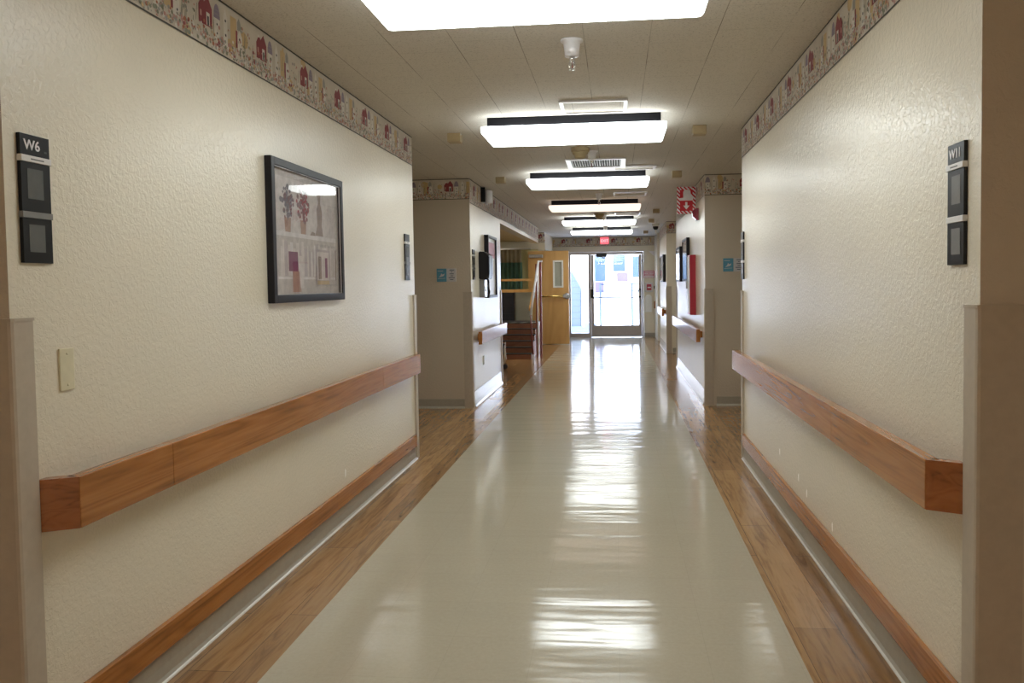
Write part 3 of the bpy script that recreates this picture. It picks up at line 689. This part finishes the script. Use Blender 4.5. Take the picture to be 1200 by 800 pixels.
# ------------------------------------------------------------------ second right wall block
root = thing('extinguisher_sign', 'red and white striped fire extinguisher sign sticking out high on the right wall', 'sign', (.82, 9.0, 2.08))
x0, x1, z0, z1, y = .712, .925, 2.085, 2.395, 9.0
mb = MB(); mb.box(x0, x1, y, y+.004, z0, z1, 'signred'); mb.box(x1-.004, x1, y, y+.05, z0, z1, 'signred'); mb.build('panel', root)
mb = MB(); bw = .034; yf = y-.0008
def clipstripe(rx0, rx1, rz0, rz1):
    s = .046; t = -2.0
    n = int((rx1-rx0+rz1-rz0)/s)+3
    for i in range(-1, n):
        cst = (rx0 + rz1) if False else None
    # 45 degree bars x+z = const clipped to the rectangle
    v = rx0 + rz0 - s
    while v < rx1 + rz1:
        pts = []
        poly_ = [(rx0, rz0), (rx1, rz0), (rx1, rz1), (rx0, rz1)]
        for lo, sign in ((v, 1), (v+s*.5, -1)):
            out = []
            for j in range(len(poly_)):
                a, b2 = poly_[j], poly_[(j+1) % len(poly_)]
                da = sign*(a[0]+a[1]-lo); db = sign*(b2[0]+b2[1]-lo)
                if da >= 0: out.append(a)
                if da*db < 0:
                    t_ = da/(da-db); out.append((a[0]+(b2[0]-a[0])*t_, a[1]+(b2[1]-a[1])*t_))
            poly_ = out
            if len(poly_) < 3: break
        if len(poly_) >= 3: mb.poly([(p_[0], yf, p_[1]) for p_ in poly_], 'signwhite')
        v += s
for r in ((x0, x0+bw, z0, z1), (x1-bw, x1, z0, z1), (x0+bw, x1-bw, z1-bw, z1), (x0+bw, x1-bw, z0, z0+bw)): clipstripe(*r)
mb.build('hazard_stripes', root)
mb = MB()
cx = (x0+x1)/2
mb.poly([(cx-.012, yf, z0+.135), (cx+.012, yf, z0+.135), (cx+.012, yf, z0+.095), (cx+.036, yf, z0+.095), (cx, yf, z0+.05), (cx-.036, yf, z0+.095), (cx-.012, yf, z0+.095)][::-1], 'signwhite'); mb.build('down_arrow', root)
mb = MB()
mb.poly([(x0+.03, yf, z0+.152), (x1-.03, yf, z0+.152), (x1-.03, yf, z0+.20), (x1-.055, yf, z0+.23), (x1-.06, yf, z0+.27), (cx-.02, yf, z0+.28), (cx-.035, yf, z0+.25), (cx-.035, yf, z0+.185), (x0+.03, yf, z0+.18)], 'signwhite'); mb.build('pictogram', root)
root = thing('fire_strobe', 'dark red alarm strobe on the right wall beside the striped sign', 'alarm', (XR, 8.75, 1.98))
mb = MB(); wb(mb, 'R', -.003, .03, 8.70, 8.80, 1.985, 2.12, 'redlens', .004); mb.build('base', root)
mb = MB(); mb.prism([(XR-.03, 8.71, 2.00), (XR-.065, 8.71, 2.03), (XR-.07, 8.71, 2.08), (XR-.05, 8.71, 2.11), (XR-.03, 8.71, 2.11)], (0, .08, 0), 'redlens', .003); mb.build('lens', root)
root = thing('extinguisher_cabinet', 'red fire extinguisher cabinet on the right wall above the handrail', 'cabinet', (XR, 9.2, .915))
mb = MB(); wb(mb, 'R', -.003, .068, 9.05, 9.36, .915, 1.615, 'red', .004); mb.build('body', root)
mb = MB(); wb(mb, 'R', .068, .073, 9.07, 9.34, .935, 1.595, 'white', .003); dd = mb.build('door', root)
mb = MB(); wb(mb, 'R', .073, .092, 9.31, 9.325, 1.22, 1.32, 'steel', .002); mb.build('handle', dd)
def rframe(y0, y1, z0, z1, label, d=.04):
    root = thing('framed_notice', label, 'picture', (XR, (y0+y1)/2, z0))
    mb = MB()
    for q in ((y0, y0+.03, z0, z1), (y1-.03, y1, z0, z1), (y0, y1, z0, z0+.03), (y0, y1, z1-.03, z1)): mb.box(XR-d, XR, *q, 'blackframe', .003)
    mb.build('frame', root)
    mb = MB(); wb(mb, 'R', 0, d*.7, y0+.03, y1-.03, z0+.03, z1-.03, 'art_shelf'); sh = mb.build('sheet', root)
    mb = MB(); wb(mb, 'R', d*.7, d*.7+.002, y0+(y1-y0)*.25, y1-(y1-y0)*.25, z0+(z1-z0)*.55, z0+(z1-z0)*.85, 'art_book2'); mb.build('printed_panel', sh)
    mb = MB(); wb(mb, 'R', d*.85, d*.85+.002, y0+.025, y1-.025, z0+.025, z1-.025, 'pic_glass'); mb.build('glazing', root)
rframe(9.78, 10.42, 1.31, 1.86, 'black framed notice just past the red cabinet')
rframe(10.85, 11.5, 1.31, 1.80, 'second black framed notice, at the far end of the wall with the red cabinet')
rframe(14.45, 15.5, 1.31, 1.82, 'black framed picture on the third right wall block', .05)

# ------------------------------------------------------------------ end wall: storefront door, sidelight
yf = YE+.01
mb = MB()
FD = (yf-.045, yf+.05)
def al(x0, x1, z0, z1, m_=mb, y=FD): m_.box(x0, x1, y[0], y[1], z0, z1, 'alu', .003)
al(-1.125, -1.085, 0, 2.05); al(-.655, -.60, 0, 2.05); al(.618, .66, 0, 2.05); al(-1.085, -.655, 1.99, 2.05); al(-.60, .618, 1.99, 2.05); al(-1.085, -.655, 0, .10)
struct('door_1', mb, 'bronze aluminium frame around the exit door and sidelight', 'door')
DF = D.objects['door_1']
mb = MB(); mb.box(-1.09, -.65, yf, yf+.006, .095, 1.995, 'glass'); o = mb.build('sidelight_pane', DF)
root = DF
mb = MB(); yd = (yf-.022, yf+.022)
for q in ((-.597, -.525, .01, 1.985), (.548, .615, .01, 1.985), (-.525, .548, .01, .285), (-.525, .548, 1.965, 1.985)): al(*q, mb, yd)
leaf = mb.build('door_leaf', DF)
mb = MB(); mb.box(-.53, .553, yf-.003, yf+.003, .28, 1.97, 'glass'); mb.build('pane', leaf)
mb = MB(); mb.tube([(-.55, yf-.075, .958), (.57, yf-.075, .958)], .016, 'steel'); 
mb.box(-.60, -.535, yf-.10, yf-.022, .95, 1.16, 'black', .006); mb.box(.535, .60, yf-.10, yf-.022, .95, 1.16, 'black', .006); mb.box(.555, .58, yf-.104, yf-.10, .99, 1.13, 'steel', .002); mb.build('push_bar', leaf)
mb = MB(); mb.box(-.46, -.21, yf-.09, yf-.022, 1.93, 2.02, 'black', .006); mb.tube([(-.33, yf-.06, 1.93), (-.30, yf-.10, 1.905), (-.2, yf-.12, 1.91)], .01, 'black'); mb.build('door_closer', leaf)
mb = MB(); mb.box(.622, .645, yf-.06, yf-.045, 1.80, 1.86, 'black', .002); mb.build('sensor', DF)
# exit sign
root = thing('exit_sign', 'red exit sign on the wallpaper border over the exit door', 'sign', (-.26, YE, 2.24))
mb = MB(); mb.box(-.365, -.155, YE-.05, YE-.001, 2.235, 2.405, 'signwhite', .003); mb.build('housing', root)
mb = MB(); mb.box(-.36, -.16, YE-.053, YE-.050, 2.242, 2.40, 'exit'); mb.build('face', root)
text_mesh('lettering', 'EXIT', .095, lambda x, y, z: (-.26+x, YE-.0535-z, 2.285+y), 'exit_letters', root, .0005, .001, 'CENTER')
# pink notice
root = thing('wall_notice', 'small pink and white notice right of the exit door', 'sign', (.79, YE, 1.41))
mb = MB(); mb.box(.662, .926, YE-.006, YE, 1.415, 1.59, 'pink', .001); mb.build('panel', root)
mb = MB()
for i, (a, b_) in enumerate(((.70, .90), (.69, .78), (.80, .90), (.70, .88))):
    z = 1.555-.035*[0, 1, 1, 2][i]; mb.box(a, b_, YE-.0068, YE-.006, z-.006, z+.008, 'signwhite')
mb.box(.68, .91, YE-.0068, YE-.006, 1.425, 1.46, 'signwhite'); mb.build('printed_lines', root)
root = thing('pull_station', 'fire alarm pull station in a grey surround under the pink notice', 'alarm', (.79, YE, 1.08))
mb = MB(); mb.box(.70, .882, YE-.04, YE+.003, 1.08, 1.303, 'steel', .006); mb.build('surround', root)
mb = MB(); mb.box(.735, .85, YE-.055, YE-.04, 1.12, 1.265, 'red', .004); h_ = mb.build('station', root)
mb = MB(); mb.box(.755, .83, YE-.062, YE-.055, 1.175, 1.20, 'signwhite', .002); mb.build('pull_handle', h_)
mb = MB(); pts = [(.697, YE-.03, .60), (.857, YE-.03, .60), (.857, YE-.03, .93)] + [(.777+.08*math.cos(t), YE-.03, .93+.088*math.sin(t)) for t in [math.pi*i/10 for i in range(1, 10)]] + [(.697, YE-.03, .93)]
mb.prism(pts, (0, .03, 0), 'white', .004)
tag(mb.build('bed_pan_hook_panel', None, (.777, YE, .6)), 'white round-topped panel on the wall under the pull station', 'wall panel')
D.objects['bed_pan_hook_panel'].name = 'wall_panel'
mb = MB(); mb.box(.905, .96, YE-.025, YE, 1.155, 1.222, 'black', .004); tag(mb.build('key_switch', None, (.93, YE, 1.155)), 'small black switch beside the pull station', 'switch')
mb = MB(); mb.prism([(.785, YE-.02, 2.056), (.988, YE-.02, 2.056), (.988, YE-.02, 1.872)], (0, .02, 0), 'blue' if False else 'signwhite', .002)
tag(mb.build('triangular_panel', None, (.93, YE, 1.87)), 'pale triangular panel in the upper corner right of the exit door', 'wall panel')

# ------------------------------------------------------------------ wooden door
x0, x1, ya, yb, zt = -1.872, -1.00, 16.425, 16.47, 2.01
mb = MB(); 
wx0, wx1, wz0, wz1 = -1.31, -1.148, 1.25, 1.775
for q in ((x0, wx0, .012, zt), (wx1, x1, .012, zt), (wx0, wx1, .012, wz0), (wx0, wx1, wz1, zt)): mb.box(q[0], q[1], ya, yb, q[2], q[3], 'oak_pale')
struct('door_2', mb, 'pale wooden door standing open at the left of the exit door', 'door'); DW = D.objects['door_2']
mb = MB()
for q in ((wx0-.03, wx0+.005, wz0-.03, wz1+.03), (wx1-.005, wx1+.03, wz0-.03, wz1+.03), (wx0, wx1, wz0-.03, wz0+.005), (wx0, wx1, wz1-.005, wz1+.03)): mb.box(q[0], q[1], ya-.012, yb+.006, q[2], q[3], 'white', .002)
wfr = mb.build('window_frame', DW)
mb = MB(); mb.box(wx0, wx1, ya+.018, ya+.026, wz0, wz1, 'greywall'); mb.build('pane', wfr)
mb = MB(); mb.tube([(-1.72, ya-.07, 1.04), (-1.12, ya-.07, 1.04)], .024, 'brass', 14)
mb.box(-1.80, -1.70, ya-.085, ya, 1.005, 1.075, 'steel', .006); mb.box(-1.13, -1.06, ya-.085, ya, 1.005, 1.075, 'steel', .006); mb.build('push_bar', DW)
mb = MB(); mb.lathe([(.065, 0), (.065, .012), (.045, .02), (.02, .03)], (-1.05, ya, 1.04), '-y', 'steel'); mb.build('latch_rose', DW)
mb = MB(); mb.box(-1.85, -1.55, ya-.07, ya, 1.865, 1.935, 'steel', .01); mb.build('door_closer', DW)

# ------------------------------------------------------------------ side room: curtain, stairs, rails
def curtain_mesh(x0, x1, y, z0, z1, k, amp=.025, n=120):
    mb = MB(); bm_ = mb.bm; mb.mi(k); cols = []
    for i in range(n+1):
        u = i/n; x = x0+(x1-x0)*u; yy = y + amp*math.sin(u*math.pi*2*9 + math.sin(u*9)*1.2)
        cols.append([bm_.verts.new((x, yy, z)) for z in (z0, (z0+z1)/2, z1)])
    for a, b2 in zip(cols, cols[1:]):
        for j in range(2): bm_.faces.new((a[j], b2[j], b2[j+1], a[j+1])).smooth = True
    g = bmesh.ops.solidify(bm_, geom=list(bm_.faces), thickness=.002); return mb
root = thing('privacy_curtain', 'green curtain with a tan mesh top in the side room', 'curtain', (-2.4, 16.3, 2.06))
curtain_mesh(-2.9, -1.985, 16.30, .10, 1.77, 'green', .028).build('cloth', root)
curtain_mesh(-2.9, -2.0, 16.30, 1.77, 2.04, 'mesh', .012).build('mesh_top', root)
mb = MB(); mb.box(-3.0, -1.80, 16.28, 16.33, 2.045, 2.075, 'steel', .003); mb.box(-3.0, -1.80, 16.33, 16.5, 2.055, 2.07, 'steel'); mb.build('track', root)

root = thing('training_stairs', 'brown wooden therapy stairs with black treads and tall handrails in the side room', 'stairs', (-1.85, 13.6, 0))
SX0, SX1, SY, RI, TR = -2.30, -1.475, 13.17, .098, .19
for i in range(6):
    y_ = SY+i*TR
    mb = MB(); mb.box(SX0, SX1, y_, y_+.02, i*RI, (i+1)*RI-.012, 'stair_wood', .002); mb.build('riser', root)
    yt = y_+TR if i < 5 else y_+.9
    mb = MB(); mb.box(SX0-.01, SX1+.01, y_-.022, yt, (i+1)*RI-.012, (i+1)*RI, 'rubber', .002); mb.build('tread', root)
mb = MB(); pr = [(SY+.03, 0), (SY+5*TR+.9, 0), (SY+5*TR+.9, 6*RI-.012)]
for i in range(5, -1, -1): pr += [(SY+i*TR+.02, (i+1)*RI-.012), (SY+i*TR+.02, i*RI)]
pr = pr[:-1] + [(SY+.02, 0)]
for xs in (SX0, SX1-.02): mb.prism([(xs, a, b2) for a, b2 in [(SY+.02, .0), (SY+5*TR+.9, 0), (SY+5*TR+.9, 6*RI-.013)] + [p_ for i in range(5, -1, -1) for p_ in ((SY+i*TR+.021, (i+1)*RI-.013), (SY+i*TR+.021, max(i*RI-.013, .001)))]], (.02, 0, 0), 'stair_wood')
mb.build('side_panels', root)
mb = MB()
for i in range(4):
    xa = SX0+.1+i*.20; mb.poly([(xa, SY+5*TR-.02, 6*RI+.0006), (xa+.06, SY+5*TR-.02, 6*RI+.0006), (xa+.16, SY+5*TR+.16, 6*RI+.0006), (xa+.10, SY+5*TR+.16, 6*RI+.0006)], 'slip')
mb.build('tread_stripes', root)
def post(x, y_, z0, z1, k='redpost', r=.018, nm='post'):
    mb = MB(); mb.box(x-r, x+r, y_-r, y_+r, z0, z1, k, .003); mb.build(nm, root)
post(-1.33, 13.55, 0, 1.69); post(-1.405, 13.55, 0, 1.66, 'redpost', .014)
post(-1.345, 12.35, 0, .16, 'whitemetal', .015, 'foot_post')
mb = MB(); mb.box(-1.365, -1.295, 13.52, 13.58, 1.69, 1.72, 'whitemetal', .004); mb.build('post_cap', root)
mb = MB(); mb.tube([(-1.36, 13.53, 1.705), (-1.375, 13.0, 1.28), (-1.385, 12.40, .80)], .020, 'whitemetal'); mb.build('slanted_rail', root)
mb = MB(); mb.tube([(-1.385, 12.40, .80), (-1.37, 12.36, .45), (-1.345, 12.35, .14)], .014, 'redpost'); mb.build('lower_rail', root)
mb = MB(); mb.tube([(-1.36, 13.5, 1.66), (-1.36, 13.3, 1.0), (-1.34, 13.1, .03)], .011, 'whitemetal'); mb.build('brace', root)
mb = MB(); mb.box(-1.50, -1.455, 14.25, 14.30, .58, 1.40, 'oak_pale', .003); mb.prism([(-1.50, 14.30, 1.44), (-1.50, 14.30, 1.39), (-1.50, 13.15, .84), (-1.50, 13.15, .89)], (.045, 0, 0), 'oak_pale', .003); mb.build('wood_handrail', root)
mb = MB(); mb.box(SX0, -1.455, 14.96, 15.0, 1.365, 1.41, 'oak_pale', .003); mb.build('back_rail', root)
mb = MB(); mb.box(SX0, -1.50, 14.90, 14.94, 1.145, 1.205, 'oak_pale', .003); mb.build('back_rail', root)
mb = MB(); mb.box(SX0, SX0+.04, 14.94, 14.98, .58, 1.41, 'oak_pale', .003); mb.box(-1.53, -1.49, 14.94, 14.96, .58, 1.41, 'oak_pale', .003); mb.build('back_posts', root)
root = thing('upright_cabinet', 'dark upright cabinet behind the therapy stairs', 'cabinet', (-2.2, 15.6, 0))
mb = MB(); mb.box(-2.45, -2.07, 15.45, 15.8, 0, 1.19, 'navybox', .006); bb = mb.build('body', root)
for i in range(4):
    mb = MB(); mb.box(-2.435, -2.085, 15.438, 15.45, .56+i*.155, .56+i*.155+.145, 'navybox', .003); mb.build('drawer', root)
mb = MB(); mb.box(-2.05, -1.70, 15.55, 15.6, 0, 1.19, 'greywall', .006); tag(mb.build('grey_screen', None, (-1.9, 15.57, 0)), 'plain grey upright screen beside the dark cabinet', 'screen')
# equipment leg sticking out past the wall end
root = thing('wheeled_walker', 'curved chrome leg of a wheeled walker poking out past the second left wall block', 'walker', (-1.75, 11.6, 0))
X_, Y_ = -1.71, 11.62
mb = MB(); mb.tube([(X_+.01, Y_, .40), (X_-.0, Y_, .33), (X_+.005, Y_, .25), (X_+.012, Y_, .17), (X_-.012, Y_, .09), (X_-.035, Y_, .05)], [.012, .02, .022, .022, .018, .013], 'chrome'); mb.build('leg', root)
mb = MB(); mb.lathe([(.016, 0), (.016, .03)], (X_+.01, Y_, .385), 'z', 'chrome'); mb.build('knob', root)
mb = MB(); mb.box(X_-.06, X_-.005, Y_-.02, Y_+.02, .24, .40, 'rubber', .008); mb.build('grip_block', root)
mb = MB(); mb.lathe([(.02, -.016), (.042, -.014), (.045, 0), (.042, .014), (.02, .016)], (X_+.005, Y_, .045), 'y', 'rubber'); mb.build('caster', root)
mb = MB(); mb.tube([(X_-.03, Y_, .30), (X_-.35, Y_, .30), (X_-.38, Y_, .03)], .012, 'chrome'); mb.tube([(X_-.35, Y_, .30), (X_-.36, Y_, .85), (X_-.36, Y_-.2, .9)], .012, 'chrome'); mb.build('rear_frame', root)

# ------------------------------------------------------------------ outside
mb = MB(); mb.box(-14, 14, YE+.12, 60, -.12, -.04, 'concrete'); mb.box(-14, -.62, 21, 26.2, -.04, -.035, 'ext_dark')
struct('floor', mb, 'sunlit pale pavement outside the exit door', 'ground')
root = thing('neighbour_building', 'bright white building seen through the exit door glass', 'building', (2, 27, 0))
mb = MB(); mb.box(-.80, 9, 26.2, 31, -.04, 5, 'ext_white'); mb.build('wall', root)
for a, b_, c_, d_ in ((-.08, .32, 1.70, 2.25), (-.71, -.34, 1.38, 2.25), (.57, .78, 1.5, 2.2)):
    mb = MB(); mb.box(a-.04, b_+.04, 26.16, 26.2, c_-.04, d_+.04, 'ext_white'); q = mb.build('window', root)
    mb = MB(); mb.box(a, b_, 26.145, 26.16, c_, d_, 'ext_glass'); mb.build('pane', q)
mb = MB(); mb.box(-.69, -.40, 26.10, 26.2, 1.0, 1.35, 'ext_purple'); mb.build('lower_panel', root)
mb = MB(); mb.box(.04, .42, 26.12, 26.2, 1.36, 1.66, 'ext_purple'); mb.build('wall_box', root)
root = thing('brick_building', 'whitewashed brick building seen through the sidelight', 'building', (-4, 27, 0))
mb = MB(); mb.box(-9, -.80, 27, 31, -.04, 5, 'brick'); mb.build('wall', root)
root = thing('siding_shed', 'pale blue sided gable seen through the sidelight', 'building', (-2, 24.3, 0))
mb = MB(); mb.prism([(-3.2, 24, -.04), (-1.09, 24, -.04), (-1.09, 24, 1.16), (-1.40, 24, 1.72), (-2.2, 24, 2.6), (-3.2, 24, 1.4)], (0, 1.6, 0), 'siding'); mb.build('wall', root)
mb = MB(); mb.box(-1.06, -.99, 23.9, 23.97, -.04, 1.2, 'ext_white'); mb.build('corner_post', root)
root = thing('outdoor_railing', 'blue grey railing outside the exit door', 'railing', (.1, 22, 0))
mb = MB(); mb.tube([(-.45, 22, 1.27), (.9, 22, 1.27)], .02, 'ext_rail'); mb.tube([(-.45, 22, 1.08), (.9, 22, 1.07)], .016, 'ext_rail'); mb.build('top_bars', root)
for x in (-.44, .46, .88):
    mb = MB(); mb.box(x-.03, x+.03, 21.97, 22.03, -.04, 1.3, 'ext_rail'); mb.build('post', root)

# ------------------------------------------------------------------ light and world
wd = D.worlds.new('sky'); SC.world = wd; wd.use_nodes = True; N = wd.node_tree.nodes; K = wd.node_tree.links
sky = N.new('ShaderNodeTexSky'); sky.sky_type = 'NISHITA'; sky.sun_disc = False; sky.sun_elevation = math.radians(50); sky.sun_rotation = math.radians(200)
K.new(sky.outputs[0], N['Background'].inputs[0]); N['Background'].inputs[1].default_value = .75
sl = D.lights.new('sun', 'SUN'); sl.energy = 15; sl.angle = math.radians(2); sl.color = (.90, .95, 1); so = D.objects.new('sun', sl); COL.objects.link(so)
so.rotation_euler = (math.radians(48), 0, math.radians(25))
# unseen lamp added to brighten the side room
root = thing('room_fill_light', 'round lamp added out of view to light the side room', 'light fixture', (-3.2, 13.5, 2.225))
M['fill_glow'] = emitter('room_fill_glow', (1, .88, .68), 34.0)
mb = MB(); mb.lathe([(.20, 0), (.20, .03), (.16, .07), (.02, .085)], (-3.2, 13.5, 2.225), '-z', 'fill_glow'); mb.build('shade', root)
mb = MB(); mb.lathe([(.215, 0), (.215, .015)], (-3.2, 13.5, 2.225), '-z', 'whitemetal'); mb.build('rim', root)

# ------------------------------------------------------------------ camera
f_, ppx, ppy, yaw, pit, rol, Hc = 899.23, 639.36, 368.62, .09174, .03954, .01378, 1.29534
fw_ = Vector((-math.sin(yaw)*math.cos(pit), math.cos(yaw)*math.cos(pit), -math.sin(pit)))
r_ = Vector((math.cos(yaw), math.sin(yaw), 0)); u_ = r_.cross(fw_)
c_, s_ = math.cos(rol), math.sin(rol)
r2 = c_*r_ - s_*u_; u2 = s_*r_ + c_*u_
cam = D.cameras.new('camera'); co = D.objects.new('camera', cam); COL.objects.link(co)
co.matrix_world = Matrix(((r2.x, u2.x, -fw_.x, 0), (r2.y, u2.y, -fw_.y, 0), (r2.z, u2.z, -fw_.z, Hc), (0, 0, 0, 1)))
cam.sensor_fit = 'HORIZONTAL'; cam.sensor_width = 36; cam.lens = f_/1200*36
cam.shift_x = -(ppx-600)/1200; cam.shift_y = -(400-ppy)/1200; cam.clip_start = .02; cam.clip_end = 200
SC.camera = co
for o in D.objects:
    if '_o' in o: del o['_o']
vs = SC.view_settings; SC.display_settings.display_device = 'sRGB'; vs.view_transform = 'Standard'; vs.look = 'None'; vs.gamma = 1; vs.use_curve_mapping = False; vs.exposure = 0.85
cy = SC.cycles; cy.max_bounces = 10; cy.diffuse_bounces = 6; cy.glossy_bounces = 5; cy.transparent_max_bounces = 12; cy.sample_clamp_indirect = 14; cy.caustics_reflective = False; cy.caustics_refractive = False
